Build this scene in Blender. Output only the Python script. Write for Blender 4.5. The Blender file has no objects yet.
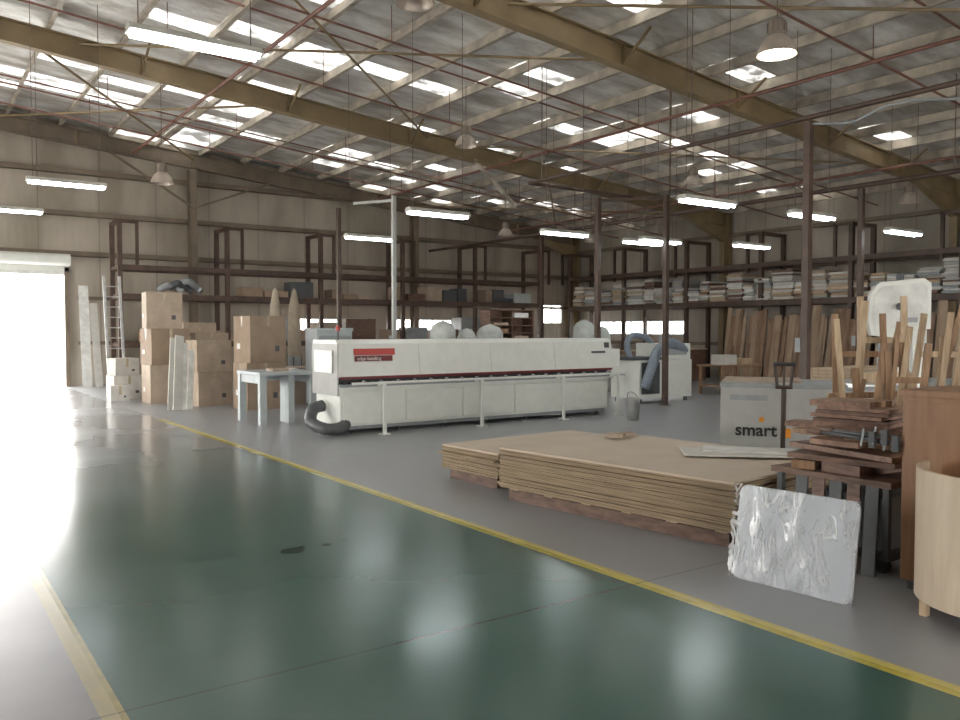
import bpy, bmesh, math, random
from mathutils import Vector, Matrix, Euler
random.seed(7)
S=bpy.context.scene
COL=S.collection

# ---------------------------------------------------------------- materials
def nt(m):
    m.use_nodes=True
    return m.node_tree.nodes, m.node_tree.links
MATS={}
def mat(name,col,rough=.5,metal=0.,var=.12,scale=6.,bump=0.,bscale=20.,emit=0.,ecol=None,stretch=None):
    if name in MATS: return MATS[name]
    m=bpy.data.materials.new(name); N,L=nt(m)
    p=N['Principled BSDF']
    p.inputs['Roughness'].default_value=rough; p.inputs['Metallic'].default_value=metal
    tc=N.new('ShaderNodeTexCoord'); src=tc.outputs['Object']
    if stretch:
        mp=N.new('ShaderNodeMapping'); mp.inputs['Scale'].default_value=stretch
        L.new(src,mp.inputs['Vector']); src=mp.outputs['Vector']
    no=N.new('ShaderNodeTexNoise'); no.inputs['Scale'].default_value=scale; no.inputs['Detail'].default_value=6
    L.new(src,no.inputs['Vector'])
    cr=N.new('ShaderNodeValToRGB')
    a=[max(0,c*(1-var*1.6)) for c in col]; b=[min(1,c*(1+var)) for c in col]
    cr.color_ramp.elements[0].position=.3; cr.color_ramp.elements[1].position=.7
    cr.color_ramp.elements[0].color=(*a,1); cr.color_ramp.elements[1].color=(*b,1)
    L.new(no.outputs['Fac'],cr.inputs['Fac']); L.new(cr.outputs['Color'],p.inputs['Base Color'])
    if bump>0:
        n2=N.new('ShaderNodeTexNoise'); n2.inputs['Scale'].default_value=bscale; n2.inputs['Detail'].default_value=4
        L.new(src,n2.inputs['Vector'])
        bp=N.new('ShaderNodeBump'); bp.inputs['Strength'].default_value=bump; bp.inputs['Distance'].default_value=.05
        L.new(n2.outputs['Fac'],bp.inputs['Height']); L.new(bp.outputs['Normal'],p.inputs['Normal'])
    if emit>0:
        p.inputs['Emission Color'].default_value=(*(ecol or col),1); p.inputs['Emission Strength'].default_value=emit
    MATS[name]=m; return m

def wood(name,c1,c2,axis_scale=(1,1,12),rough=.55):
    if name in MATS: return MATS[name]
    m=bpy.data.materials.new(name); N,L=nt(m); p=N['Principled BSDF']; p.inputs['Roughness'].default_value=rough
    tc=N.new('ShaderNodeTexCoord'); mp=N.new('ShaderNodeMapping'); mp.inputs['Scale'].default_value=axis_scale
    no=N.new('ShaderNodeTexNoise'); no.inputs['Scale'].default_value=3; no.inputs['Detail'].default_value=8; no.inputs['Distortion'].default_value=.6
    cr=N.new('ShaderNodeValToRGB'); cr.color_ramp.elements[0].color=(*c1,1); cr.color_ramp.elements[1].color=(*c2,1)
    cr.color_ramp.elements[0].position=.35; cr.color_ramp.elements[1].position=.65
    L.new(tc.outputs['Object'],mp.inputs['Vector']); L.new(mp.outputs['Vector'],no.inputs['Vector'])
    L.new(no.outputs['Fac'],cr.inputs['Fac']); L.new(cr.outputs['Color'],p.inputs['Base Color'])
    MATS[name]=m; return m

WHITE=mat('machine_white_paint',(.76,.77,.72),.35,var=.03)
SEAM=mat('panel_seam_grey',(.44,.44,.42),.5,var=.05)
GREYP=mat('grey_paint',(.33,.35,.36),.45,var=.08)
DKGREY=mat('dark_grey_paint',(.08,.085,.09),.5)
BLACK=mat('black_rubber',(.03,.03,.032),.5)
RED=mat('red_label',(.50,.06,.05),.4,var=.02)
DKRED=mat('dark_red_stripe',(.16,.02,.02),.4)
BROWNST=mat('brown_painted_steel',(.085,.05,.036),.5,var=.25,scale=4)
KHAKI=mat('khaki_rafter_paint',(.30,.22,.12),.5,var=.15,scale=2)
BEIGEST=mat('beige_girt_paint',(.20,.155,.11),.5,var=.15,scale=2)
PURL=mat('galvanised_purlin',(.52,.46,.38),.45,metal=.15,var=.25,scale=3)
PIPE=mat('red_oxide_pipe',(.24,.11,.08),.5,var=.2)
WIRE=mat('wire_steel',(.20,.15,.13),.5,metal=.3)
CARD=mat('cardboard',(.34,.25,.18),.8,var=.1,scale=4)
CARD2=mat('cardboard_pale',(.44,.35,.27),.8,var=.1,scale=4)
CARDW=mat('cardboard_white',(.62,.60,.56),.8,var=.06)
TAPE=mat('packing_tape',(.5,.42,.30),.25)
LABEL=mat('paper_label',(.74,.74,.71),.7)
ALU=mat('aluminium',(.6,.6,.6),.35,metal=.8)
MDF=mat('mdf_edge',(.33,.245,.155),.75,var=.25,scale=3,stretch=(1,1,40))
MDFTOP=mat('mdf_top',(.60,.50,.39),.6,var=.05,scale=2.5)
BENCH=mat('bench_blue_grey',(.46,.50,.51),.5,var=.06)
FAB=mat('filter_bag_fabric',(.50,.52,.49),.8,var=.12,bump=.4,bscale=8)
FABB=mat('filter_bag_tan',(.42,.35,.27),.8,var=.1)
HOSE=mat('grey_flex_hose',(.20,.235,.28),.45,var=.1)
HOSET=mat('tan_flex_hose',(.55,.47,.32),.5)
W1=wood('timber_brown',(.23,.13,.07),(.42,.26,.15),(8,8,1))
W2=wood('timber_pale',(.42,.30,.18),(.60,.46,.31),(8,8,1))
W3=wood('timber_dark',(.10,.058,.04),(.21,.12,.085),(2,2,8))
W4=wood('timber_reddish',(.20,.115,.08),(.36,.22,.155),(1,6,6))
WB1=wood('timber_board_far',(.17,.10,.06),(.30,.19,.12),(1.5,1.5,.4))
WB2=wood('timber_board_far_pale',(.28,.19,.12),(.40,.29,.20),(1.5,1.5,.4))
VEN=wood('veneer_orange',(.24,.12,.06),(.32,.17,.085),(5,5,.6),.4)
PLY=wood('plywood_pale',(.56,.45,.33),(.64,.53,.40),(5,5,.6),.45)
LAMPW=mat('lamp_white_enamel',(.55,.53,.48),.4)
TUBE=mat('fluorescent_tube',(1,1,1),.4,emit=14,ecol=(.90,.97,1))
BULB=mat('highbay_lamp_glow',(1,1,1),.4,emit=22,ecol=(1,.93,.84))
GEAR=mat('highbay_housing',(.26,.21,.17),.5)
REFL=mat('highbay_reflector',(.55,.47,.40),.4,metal=.3)

def m_skylight():
    m=bpy.data.materials.new('translucent_rooflight'); N,L=nt(m)
    N.remove(N['Principled BSDF']); o=N['Material Output']
    t=N.new('ShaderNodeBsdfTranslucent'); t.inputs['Color'].default_value=(.36,.36,.355,1)
    d=N.new('ShaderNodeBsdfDiffuse'); d.inputs['Color'].default_value=(.65,.65,.63,1)
    mx=N.new('ShaderNodeMixShader')
    no=N.new('ShaderNodeTexNoise'); no.inputs['Scale'].default_value=1.6; no.inputs['Detail'].default_value=7; no.inputs['Roughness'].default_value=.7
    tc=N.new('ShaderNodeTexCoord'); L.new(tc.outputs['Object'],no.inputs['Vector'])
    mr=N.new('ShaderNodeMapRange'); mr.inputs[1].default_value=.40; mr.inputs[2].default_value=.64; mr.inputs[3].default_value=.03; mr.inputs[4].default_value=.6
    L.new(no.outputs['Fac'],mr.inputs[0]); L.new(mr.outputs[0],mx.inputs[0])
    L.new(t.outputs[0],mx.inputs[2]); L.new(d.outputs[0],mx.inputs[1]); L.new(mx.outputs[0],o.inputs['Surface'])
    return m
SKYL=m_skylight()
def m_pane():
    m=bpy.data.materials.new('window_pane'); N,L=nt(m); N.remove(N['Principled BSDF']); o=N['Material Output']
    t=N.new('ShaderNodeBsdfTransparent'); g=N.new('ShaderNodeBsdfGlossy'); g.inputs['Roughness'].default_value=.1
    mx=N.new('ShaderNodeMixShader'); mx.inputs[0].default_value=.1
    L.new(t.outputs[0],mx.inputs[1]); L.new(g.outputs[0],mx.inputs[2]); L.new(mx.outputs[0],o.inputs['Surface'])
    return m
PANE=m_pane()
def m_film():
    m=bpy.data.materials.new('plastic_film'); N,L=nt(m); N.remove(N['Principled BSDF']); o=N['Material Output']
    t=N.new('ShaderNodeBsdfTransparent'); g=N.new('ShaderNodeBsdfGlossy'); g.inputs['Roughness'].default_value=.3
    df=N.new('ShaderNodeBsdfDiffuse'); df.inputs['Color'].default_value=(.8,.82,.85,1)
    m1=N.new('ShaderNodeMixShader'); m1.inputs[0].default_value=.3; L.new(df.outputs[0],m1.inputs[1]); L.new(g.outputs[0],m1.inputs[2])
    no=N.new('ShaderNodeTexNoise'); no.inputs['Scale'].default_value=3.2; no.inputs['Detail'].default_value=3; no.inputs['Distortion'].default_value=1.2
    mp=N.new('ShaderNodeMapping'); mp.inputs['Scale'].default_value=(2.6,2.6,.8); mp.inputs['Rotation'].default_value=(0,.5,0)
    tc=N.new('ShaderNodeTexCoord'); L.new(tc.outputs['Object'],mp.inputs['Vector']); L.new(mp.outputs['Vector'],no.inputs['Vector'])
    cr=N.new('ShaderNodeValToRGB'); e=cr.color_ramp.elements; e[0].position=.46; e[0].color=(.07,.07,.07,1); e[1].position=.50; e[1].color=(.65,.65,.65,1)
    e2=e.new(.54); e2.color=(.10,.10,.10,1)
    e3=e.new(.62); e3.color=(.35,.35,.35,1); e4=e.new(.66); e4.color=(.08,.08,.08,1)
    mx=N.new('ShaderNodeMixShader'); L.new(no.outputs['Fac'],cr.inputs['Fac']); L.new(cr.outputs['Color'],mx.inputs[0])
    L.new(t.outputs[0],mx.inputs[1]); L.new(m1.outputs[0],mx.inputs[2]); L.new(mx.outputs[0],o.inputs['Surface'])
    return m
FILM=m_film()

def m_foil():
    m=bpy.data.materials.new('foil_roof_insulation'); N,L=nt(m); p=N['Principled BSDF']
    p.inputs['Metallic'].default_value=.3; p.inputs['Roughness'].default_value=.42
    tc=N.new('ShaderNodeTexCoord')
    mp=N.new('ShaderNodeMapping'); mp.inputs['Scale'].default_value=(.7,1.7,1)
    L.new(tc.outputs['Object'],mp.inputs['Vector'])
    no=N.new('ShaderNodeTexNoise'); no.inputs['Scale'].default_value=1.0; no.inputs['Detail'].default_value=5; no.inputs['Roughness'].default_value=.6
    L.new(mp.outputs['Vector'],no.inputs['Vector'])
    cr=N.new('ShaderNodeValToRGB'); cr.color_ramp.elements[0].position=.36; cr.color_ramp.elements[1].position=.62
    cr.color_ramp.elements[0].color=(.46,.43,.39,1); cr.color_ramp.elements[1].color=(.93,.93,.92,1)  # near-white patches put glints of lit foil into the base colour
    L.new(no.outputs['Fac'],cr.inputs['Fac']); L.new(cr.outputs['Color'],p.inputs['Base Color'])
    b=N.new('ShaderNodeBump'); b.inputs['Strength'].default_value=.8; b.inputs['Distance'].default_value=.15
    L.new(no.outputs['Fac'],b.inputs['Height']); L.new(b.outputs['Normal'],p.inputs['Normal'])
    return m
FOIL=m_foil()

def m_clad(name,c,axis):
    m=bpy.data.materials.new(name); N,L=nt(m); p=N['Principled BSDF']; p.inputs['Roughness'].default_value=.55
    tc=N.new('ShaderNodeTexCoord'); sx=N.new('ShaderNodeSeparateXYZ'); L.new(tc.outputs['Object'],sx.inputs[0])
    w=N.new('ShaderNodeMath'); w.operation='MULTIPLY'; w.inputs[1].default_value=2*math.pi/.2
    L.new(sx.outputs[axis],w.inputs[0]); s=N.new('ShaderNodeMath'); s.operation='SINE'; L.new(w.outputs[0],s.inputs[0])
    b=N.new('ShaderNodeBump'); b.inputs['Strength'].default_value=.12; b.inputs['Distance'].default_value=.01
    L.new(s.outputs[0],b.inputs['Height']); L.new(b.outputs['Normal'],p.inputs['Normal'])
    no=N.new('ShaderNodeTexNoise'); no.inputs['Scale'].default_value=.5; no.inputs['Detail'].default_value=7
    mp=N.new('ShaderNodeMapping'); mp.inputs['Scale'].default_value=(2,2,.7); L.new(tc.outputs['Object'],mp.inputs['Vector']); L.new(mp.outputs['Vector'],no.inputs['Vector'])
    cr=N.new('ShaderNodeValToRGB'); cr.color_ramp.elements[0].position=.35; cr.color_ramp.elements[1].position=.65
    cr.color_ramp.elements[0].color=(c[0]*.72,c[1]*.70,c[2]*.66,1); cr.color_ramp.elements[1].color=(*[min(1,k*1.12) for k in c],1)
    L.new(no.outputs['Fac'],cr.inputs['Fac'])
    md=N.new('ShaderNodeMath'); md.operation='FRACT'; dv=N.new('ShaderNodeMath'); dv.operation='DIVIDE'; dv.inputs[1].default_value=1.6
    L.new(sx.outputs[axis],dv.inputs[0]); L.new(dv.outputs[0],md.inputs[0])
    lt=N.new('ShaderNodeMath'); lt.operation='LESS_THAN'; lt.inputs[1].default_value=.025; L.new(md.outputs[0],lt.inputs[0])
    ml=N.new('ShaderNodeMath'); ml.operation='MULTIPLY'; ml.inputs[1].default_value=.4; L.new(lt.outputs[0],ml.inputs[0])
    mx=N.new('ShaderNodeMix'); mx.data_type='RGBA'; L.new(ml.outputs[0],mx.inputs[0]); L.new(cr.outputs['Color'],mx.inputs[6]); mx.inputs[7].default_value=(.12,.10,.08,1)
    L.new(mx.outputs[2],p.inputs['Base Color'])
    return m
CLADX=m_clad('wall_cladding_back',(.43,.38,.315),0)
CLADY=m_clad('wall_cladding_right',(.40,.36,.305),1)

def m_floor():
    m=bpy.data.materials.new('painted_concrete_floor'); N,L=nt(m); p=N['Principled BSDF']
    tc=N.new('ShaderNodeTexCoord'); sx=N.new('ShaderNodeSeparateXYZ'); L.new(tc.outputs['Object'],sx.inputs[0])
    X,Y=sx.outputs[0],sx.outputs[1]
    def M(op,a,b=None,c=None):
        n=N.new('ShaderNodeMath'); n.operation=op
        for i,k in enumerate((a,b,c)):
            if k is None: continue
            if isinstance(k,(int,float)): n.inputs[i].default_value=k
            else: L.new(k,n.inputs[i])
        return n.outputs[0]
    def noise(sc,det=6,ro=.6):
        n=N.new('ShaderNodeTexNoise'); n.inputs['Scale'].default_value=sc; n.inputs['Detail'].default_value=det; n.inputs['Roughness'].default_value=ro
        L.new(tc.outputs['Object'],n.inputs['Vector']); return n.outputs['Fac']
    def ramp(f,p0,c0,p1,c1):
        r=N.new('ShaderNodeValToRGB'); r.color_ramp.elements[0].position=p0; r.color_ramp.elements[1].position=p1
        r.color_ramp.elements[0].color=(*c0,1); r.color_ramp.elements[1].color=(*c1,1); L.new(f,r.inputs['Fac']); return r.outputs['Color']
    def mix(f,a,b):
        n=N.new('ShaderNodeMix'); n.data_type='RGBA'; L.new(f,n.inputs[0]); L.new(a,n.inputs[6]); L.new(b,n.inputs[7]); return n.outputs[2]
    n1=noise(.5,3,.5); n2=noise(7,8,.7); n3=noise(1.2,3,.5)
    conc=ramp(n1,.3,(.26,.265,.275),.7,(.34,.35,.365))
    left=ramp(n3,.3,(.22,.205,.225),.7,(.28,.265,.29))
    green=ramp(n3,.25,(.050,.118,.10),.8,(.062,.138,.118))
    inx=M('MULTIPLY',M('GREATER_THAN',X,.71),M('LESS_THAN',X,3.81))
    ye=N.new('ShaderNodeMapRange'); ye.inputs[1].default_value=7.5; ye.inputs[2].default_value=14.5; ye.inputs[3].default_value=1; ye.inputs[4].default_value=0
    L.new(M('ADD',Y,n3),ye.inputs[0])
    gm=M('MULTIPLY',inx,ye.outputs[0])
    c=mix(M('LESS_THAN',X,.71),conc,left)
    c=mix(gm,c,green)
    w2=N.new('ShaderNodeMapRange'); w2.inputs[1].default_value=.45; w2.inputs[2].default_value=.72; w2.inputs[3].default_value=.97; w2.inputs[4].default_value=.55
    L.new(n2,w2.inputs[0])
    yel=N.new('ShaderNodeRGB'); yel.outputs[0].default_value=(.60,.50,.10,1)
    tan=N.new('ShaderNodeRGB'); tan.outputs[0].default_value=(.46,.38,.18,1)
    lr=M('MULTIPLY',M('LESS_THAN',M('ABSOLUTE',M('SUBTRACT',X,3.81)),.058),M('LESS_THAN',Y,15.5))
    c=mix(M('MULTIPLY',lr,w2.outputs[0]),c,yel.outputs[0])
    ll=M('LESS_THAN',M('ABSOLUTE',M('SUBTRACT',X,.69)),.048)
    c=mix(M('MULTIPLY',ll,w2.outputs[0]),c,tan.outputs[0])
    j=M('LESS_THAN',M('ABSOLUTE',M('SUBTRACT',M('MODULO',M('ADD',Y,56.35+3),6.0),3.0)),.007)
    dk=N.new('ShaderNodeRGB'); dk.outputs[0].default_value=(.04,.05,.05,1)
    c=mix(M('MULTIPLY',j,.55),c,dk.outputs[0])
    L.new(c,p.inputs['Base Color'])
    r0=N.new('ShaderNodeMapRange'); r0.inputs[1].default_value=.3; r0.inputs[2].default_value=.7; r0.inputs[3].default_value=.16; r0.inputs[4].default_value=.25
    L.new(n1,r0.inputs[0])
    rr=M('ADD',r0.outputs[0],M('MULTIPLY',M('SUBTRACT',1.0,inx),.13))
    L.new(rr,p.inputs['Roughness'])
    p.inputs['Specular IOR Level'].default_value=.65
    return m
FLOOR=m_floor()

# ---------------------------------------------------------------- mesh builder
class MB:
    def __init__(s): s.v=[];s.f=[];s.m=[];s.s=[];s.mats=[]
    def mi(s,m):
        if m not in s.mats: s.mats.append(m)
        return s.mats.index(m)
    def add(s,vs,fs,m,sm=False):
        o=len(s.v); s.v+=[tuple(v) for v in vs]; k=s.mi(m)
        for f in fs: s.f.append([o+i for i in f]); s.m.append(k); s.s.append(sm)
    def box(s,c,sz,m,rot=(0,0,0)):
        R=Euler(rot).to_matrix(); c=Vector(c)
        vs=[c+R@Vector((x*sz[0]/2,y*sz[1]/2,z*sz[2]/2)) for x in(-1,1) for y in(-1,1) for z in(-1,1)]
        s.add(vs,[(0,1,3,2),(4,6,7,5),(0,4,5,1),(2,3,7,6),(0,2,6,4),(1,5,7,3)],m)
    def b2(s,a,b,m):
        s.box([(a[i]+b[i])/2 for i in range(3)],[abs(b[i]-a[i]) for i in range(3)],m)
    def beam(s,p0,p1,w,h,m,up=(0,0,1)):
        p0,p1=Vector(p0),Vector(p1); d=(p1-p0).normalized(); u=Vector(up)
        if abs(d.dot(u))>.98: u=Vector((1,0,0))
        x=d.cross(u).normalized(); y=x.cross(d).normalized()
        vs=[p+x*a*w/2+y*b*h/2 for p in(p0,p1) for a,b in((-1,-1),(1,-1),(1,1),(-1,1))]
        s.add(vs,[(0,1,2,3),(7,6,5,4),(0,4,5,1),(1,5,6,2),(2,6,7,3),(3,7,4,0)],m)
    def cyl(s,p0,p1,r0,m,r1=None,seg=12):
        r1=r0 if r1 is None else r1
        p0,p1=Vector(p0),Vector(p1); d=(p1-p0).normalized(); u=Vector((0,0,1)) if abs(d.z)<.9 else Vector((1,0,0))
        x=d.cross(u).normalized(); y=x.cross(d)
        vs=[]
        for p,r in((p0,r0),(p1,r1)):
            for i in range(seg):
                a=2*math.pi*i/seg; vs.append(p+x*math.cos(a)*r+y*math.sin(a)*r)
        s.add(vs,[(i,(i+1)%seg,seg+(i+1)%seg,seg+i) for i in range(seg)],m,True)
        s.add(vs,[tuple(range(seg)),tuple(range(2*seg-1,seg-1,-1))],m)
    def tube(s,pts,r,m,seg=12,ribs=0,n=None):
        pts=[Vector(p) for p in pts]
        P=[pts[0]]+pts+[pts[-1]]; out=[]; n=n or 8
        for i in range(1,len(P)-2):
            for k in range(n):
                t=k/n; a,b,c,d=P[i-1],P[i],P[i+1],P[i+2]
                out.append(.5*((2*b)+(c-a)*t+(2*a-5*b+4*c-d)*t*t+(3*b-a-3*c+d)*t**3))
        out.append(pts[-1]); vs=[]; q=Vector((0,0,1)); pr=None
        for i,p in enumerate(out):
            d=(out[min(i+1,len(out)-1)]-out[max(i-1,0)]).normalized()
            if pr is None:
                u=q if abs(d.z)<.9 else Vector((1,0,0)); x=d.cross(u).normalized()
            else: x=(pr-d*pr.dot(d)).normalized()
            pr=x; y=d.cross(x); rr=r*(1+ribs*(1 if i%2 else -1))
            for k in range(seg):
                a=2*math.pi*k/seg; vs.append(p+x*math.cos(a)*rr+y*math.sin(a)*rr)
        fs=[(i*seg+k,i*seg+(k+1)%seg,(i+1)*seg+(k+1)%seg,(i+1)*seg+k) for i in range(len(out)-1) for k in range(seg)]
        s.add(vs,fs,m,True); s.add(vs,[tuple(range(seg)),tuple(range(len(vs)-1,len(vs)-seg-1,-1))],m)
    def lathe(s,prof,o,m,seg=24,sm=True):
        o=Vector(o); vs=[]
        for r,z in prof:
            for k in range(seg):
                a=2*math.pi*k/seg; vs.append(o+Vector((math.cos(a)*r,math.sin(a)*r,z)))
        s.add(vs,[(i*seg+k,i*seg+(k+1)%seg,(i+1)*seg+(k+1)%seg,(i+1)*seg+k) for i in range(len(prof)-1) for k in range(seg)],m,sm)
    def prismx(s,poly,x0,x1,m):
        n=len(poly); vs=[(x0,y,z) for y,z in poly]+[(x1,y,z) for y,z in poly]
        s.add(vs,[tuple(range(n)),tuple(range(2*n-1,n-1,-1))]+[(i,(i+1)%n,n+(i+1)%n,n+i) for i in range(n)],m)
    def prismy(s,poly,y0,y1,m):
        n=len(poly); vs=[(x,y0,z) for x,z in poly]+[(x,y1,z) for x,z in poly]
        s.add(vs,[tuple(range(n)),tuple(range(2*n-1,n-1,-1))]+[(i,(i+1)%n,n+(i+1)%n,n+i) for i in range(n)],m)
    def obj(s,name,loc=(0,0,0),rz=0,bevel=0,parent=None):
        me=bpy.data.meshes.new(name); me.from_pydata(s.v,[],s.f)
        for m in s.mats: me.materials.append(m)
        for i,pl in enumerate(me.polygons): pl.material_index=s.m[i]; pl.use_smooth=s.s[i]
        bm=bmesh.new(); bm.from_mesh(me); bmesh.ops.recalc_face_normals(bm,faces=bm.faces); bm.to_mesh(me); bm.free()
        o=bpy.data.objects.new(name,me); COL.objects.link(o); o.location=loc; o.rotation_euler=(0,0,rz)
        if bevel:
            b=o.modifiers.new('bevel','BEVEL'); b.width=bevel; b.segments=2; b.limit_method='ANGLE'; b.angle_limit=.6
        if parent: o.parent=parent
        return o
def text(body,size,loc,rot,m,parent,name):
    c=bpy.data.curves.new(name,'FONT'); c.body=body; c.size=size; c.extrude=.002; c.materials.append(m)
    o=bpy.data.objects.new(name,c); COL.objects.link(o); o.parent=parent; o.location=loc; o.rotation_euler=rot; return o

# ---------------------------------------------------------------- shell
XR,YB,XL,YF=23.3,26.3,-7.0,-8.0
RIDGE=-1.5
SL=.093
def zr(x): return 5.67+SL*(XR-x) if x>=RIDGE else 5.67+SL*(XR-RIDGE)-SL*(RIDGE-x)
b=MB(); b.b2((XL-.2,YF-.2,-.2),(XR+.2,YB+.2,0),FLOOR); b.obj('floor')
b=MB(); b.b2((-60,YF-60,-.3),(80,YB+80,-.21),mat('outside_concrete',(.6,.6,.58),.8)); b.obj('outside_ground')

def wallcells(b,axis,pos,th,r0,r1,z0,z1,holes,m):
    us=sorted({r0,r1,*[h[0] for h in holes],*[h[1] for h in holes]}); zs=sorted({z0,z1,*[h[2] for h in holes],*[h[3] for h in holes]})
    for i in range(len(us)-1):
        for j in range(len(zs)-1):
            cu=(us[i]+us[i+1])/2; cz=(zs[j]+zs[j+1])/2
            if any(h[0]<cu<h[1] and h[2]<cz<h[3] for h in holes): continue
            if axis=='x': b.b2((us[i],pos,zs[j]),(us[i+1],pos+th,zs[j+1]),m)
            else: b.b2((pos,us[i],zs[j]),(pos+th,us[i+1],zs[j+1]),m)
Z0=5.4
WB=[(9.9,13.6,1.5,2.05),(14.6,17.2,1.5,2.05),(18.2,19.8,1.5,2.05),(21.6,22.7,1.9,2.7)]
holes=[(-1.2,3.85,0,3.3)]+WB
b=MB(); wallcells(b,'x',YB,.15,XL,XR,0,Z0,holes,CLADX)
b.prismy([(XL,Z0),(XR,Z0),(XR,zr(XR)+.2),(RIDGE,zr(RIDGE)+.2),(XL,zr(XL)+.2)],YB,YB+.15,CLADX)
b.obj('wall_back')
WR=[(20.0,24.9,1.45,2.0),(2.0,6.0,1.5,2.05)]
b=MB(); wallcells(b,'y',XR,.15,YF,YB,0,zr(XR)+.2,WR,CLADY); b.obj('wall_right')
WLh=[(9.5,13.0,0,4.2),(16.0,22.0,0,4.2)]
b=MB(); wallcells(b,'y',XL-.15,.15,YF,YB,0,zr(XL)+.2,WLh,CLADY); b.obj('wall_left')
b=MB(); wallcells(b,'x',YF-.15,.15,XL,XR,0,Z0,[(-5,0,0,4.0),(8,13,0,4.0)],CLADX)
b.prismy([(XL,Z0),(XR,Z0),(XR,zr(XR)+.2),(RIDGE,zr(RIDGE)+.2),(XL,zr(XL)+.2)],YF-.15,YF,CLADX)
b.obj('wall_front')

n=0
for (a,c,z0,z1) in WB:
    n+=1; b=MB(); y=YB+.02
    b.b2((a,y,z0),(c,y+.08,z0+.05),ALU); b.b2((a,y,z1-.05),(c,y+.08,z1),ALU)
    k=max(2,round((c-a)/.9))
    for i in range(k+1):
        x=a+(c-a-.05)*i/k; b.b2((x,y,z0),(x+.05,y+.08,z1),ALU)
    b.b2((a,y+.04,z0),(c,y+.045,z1),PANE); b.obj('window_%d'%n)
for (a,c,z0,z1) in WR:
    n+=1; b=MB(); x=XR+.02
    b.b2((x,a,z0),(x+.08,c,z0+.05),ALU); b.b2((x,a,z1-.05),(x+.08,c,z1),ALU)
    k=max(2,round((c-a)/.9))
    for i in range(k+1):
        y=a+(c-a-.05)*i/k; b.b2((x,y,z0),(x+.08,y+.05,z1),ALU)
    b.b2((x+.04,a,z0),(x+.045,c,z1),PANE); b.obj('window_%d'%n)
b=MB()
b.b2((3.85,YB-.14,0),(3.97,YB-.004,3.42),BEIGEST); b.b2((-1.32,YB-.14,0),(-1.2,YB-.004,3.42),BEIGEST)
b.b2((-1.32,YB-.14,3.3),(3.97,YB-.004,3.46),WHITE)
b.cyl((-1.3,YB-.34,3.62),(3.97,YB-.34,3.62),.17,WHITE,seg=20)
b.b2((-1.2,YB-.12,3.2),(3.85,YB-.09,3.32),LABEL)
b.obj('door_1')

# ceiling: foil-faced sheeting with narrow translucent rooflights
b=MB()
xs=[XR-i*1.3 for i in range(0,20)]; xs=[x for x in xs if x>RIDGE]+[RIDGE]; xs.sort()
xl=[XL+i*(RIDGE-XL)/4 for i in range(4)]
allx=xl+xs
NY=57; ys=[YF+i*(YB-YF)/NY for i in range(NY+1)]
R2=random.Random(33); R3=random.Random(4)
for i in range(len(allx)-1):
    for j in range(NY):
        x0,x1,y0,y1=allx[i],allx[i+1],ys[j],ys[j+1]
        band=(j%7 in (2,4)) 
        pr=.34 if x0<15 else .22
        sky=(band and R2.random()<pr) or R2.random()<.03
        if -1<x0<6.5 and y0>15 and R3.random()<.22: sky=True  # extra rooflights added to brighten the far-left roof, imitating glare
        m=SKYL if sky else FOIL
        b.add([(x0,y0,zr(x0)+.1),(x1,y0,zr(x1)+.1),(x1,y1,zr(x1)+.1),(x0,y1,zr(x0)+.1)],[(0,1,2,3)],m)
b.obj('ceiling')
b=MB()
for x in allx[1:-1]+[XR-.3]:
    z=zr(x)
    b.beam((x,YF+.05,z-.02),(x,YB-.05,z-.02),.02,.2,PURL)
    b.beam((x-.04,YF+.05,z-.12),(x-.04,YB-.05,z-.12),.09,.015,PURL)
    b.beam((x+.04,YF+.05,z+.075),(x+.04,YB-.05,z+.075),.09,.015,PURL)
b.obj('roof_purlins')
b=MB()
for y in (6.5,14.3,22.2,-3):
    b.beam((RIDGE,y,zr(RIDGE)-.1),(XR-.2,y,zr(XR-.2)-.1),.03,.03,PIPE)
b.obj('purlin_bridging')
for y in (-5.0,3.0,10.7,18.2,25.9):
    b=MB()
    for (xa,xb) in ((RIDGE,XR-.3),(XL+.3,RIDGE)):
        for zo,w,h in ((-.145,.2,.025),(-.35,.02,.42),(-.56,.2,.025)):
            b.beam((xa,y,zr(xa)+zo),(xb,y,zr(xb)+zo),w,h,KHAKI if y<25 else BEIGEST)
    xa=XR-2.5
    b.prismy([(xa,zr(xa)-.56),(XR-.35,zr(XR)-.56),(XR-.35,zr(XR)-1.1)],y-.09,y+.09,KHAKI)
    for x in (1,4.2,7.4,10.6,13.8,17,20):
        b.box((x,y,zr(x)-.35),(.02,.18,.4),KHAKI)
        if y<25: b.beam((x,y+.05,zr(x)-.5),(x,y+.7,zr(x)-.05),.04,.04,KHAKI); b.beam((x,y-.05,zr(x)-.5),(x,y-.7,zr(x)-.05),.04,.04,KHAKI)
    for x,t in ((XR-.3,zr(XR)-.1),(XL+.3,zr(XL)-.1)):
        b.b2((x-.2,y-.1,0),(x-.175,y+.1,t),KHAKI); b.b2((x+.175,y-.1,0),(x+.2,y+.1,t),KHAKI); b.b2((x-.2,y-.01,0),(x+.2,y+.01,t),KHAKI)
    b.obj('portal_frame')
for x in (7.4,15.3,-3.5):
    b=MB(); t=zr(x)-.6
    b.b2((x-.1,25.75,0),(x+.1,25.775,t),BEIGEST); b.b2((x-.1,26.05,0),(x+.1,26.075,t),BEIGEST); b.b2((x-.01,25.77,0),(x+.01,26.06,t),BEIGEST)
    b.obj('gable_column')
b=MB()
for z in (3.75,4.9,6.1):
    xe=min(XR,XR-(z-5.2)/SL) if z>5.2 else XR
    b.b2((XL,YB-.16,z),(xe,YB-.14,z+.15),BEIGEST); b.b2((XL,YB-.16,z),(xe,YB-.02,z+.015),BEIGEST)
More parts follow.
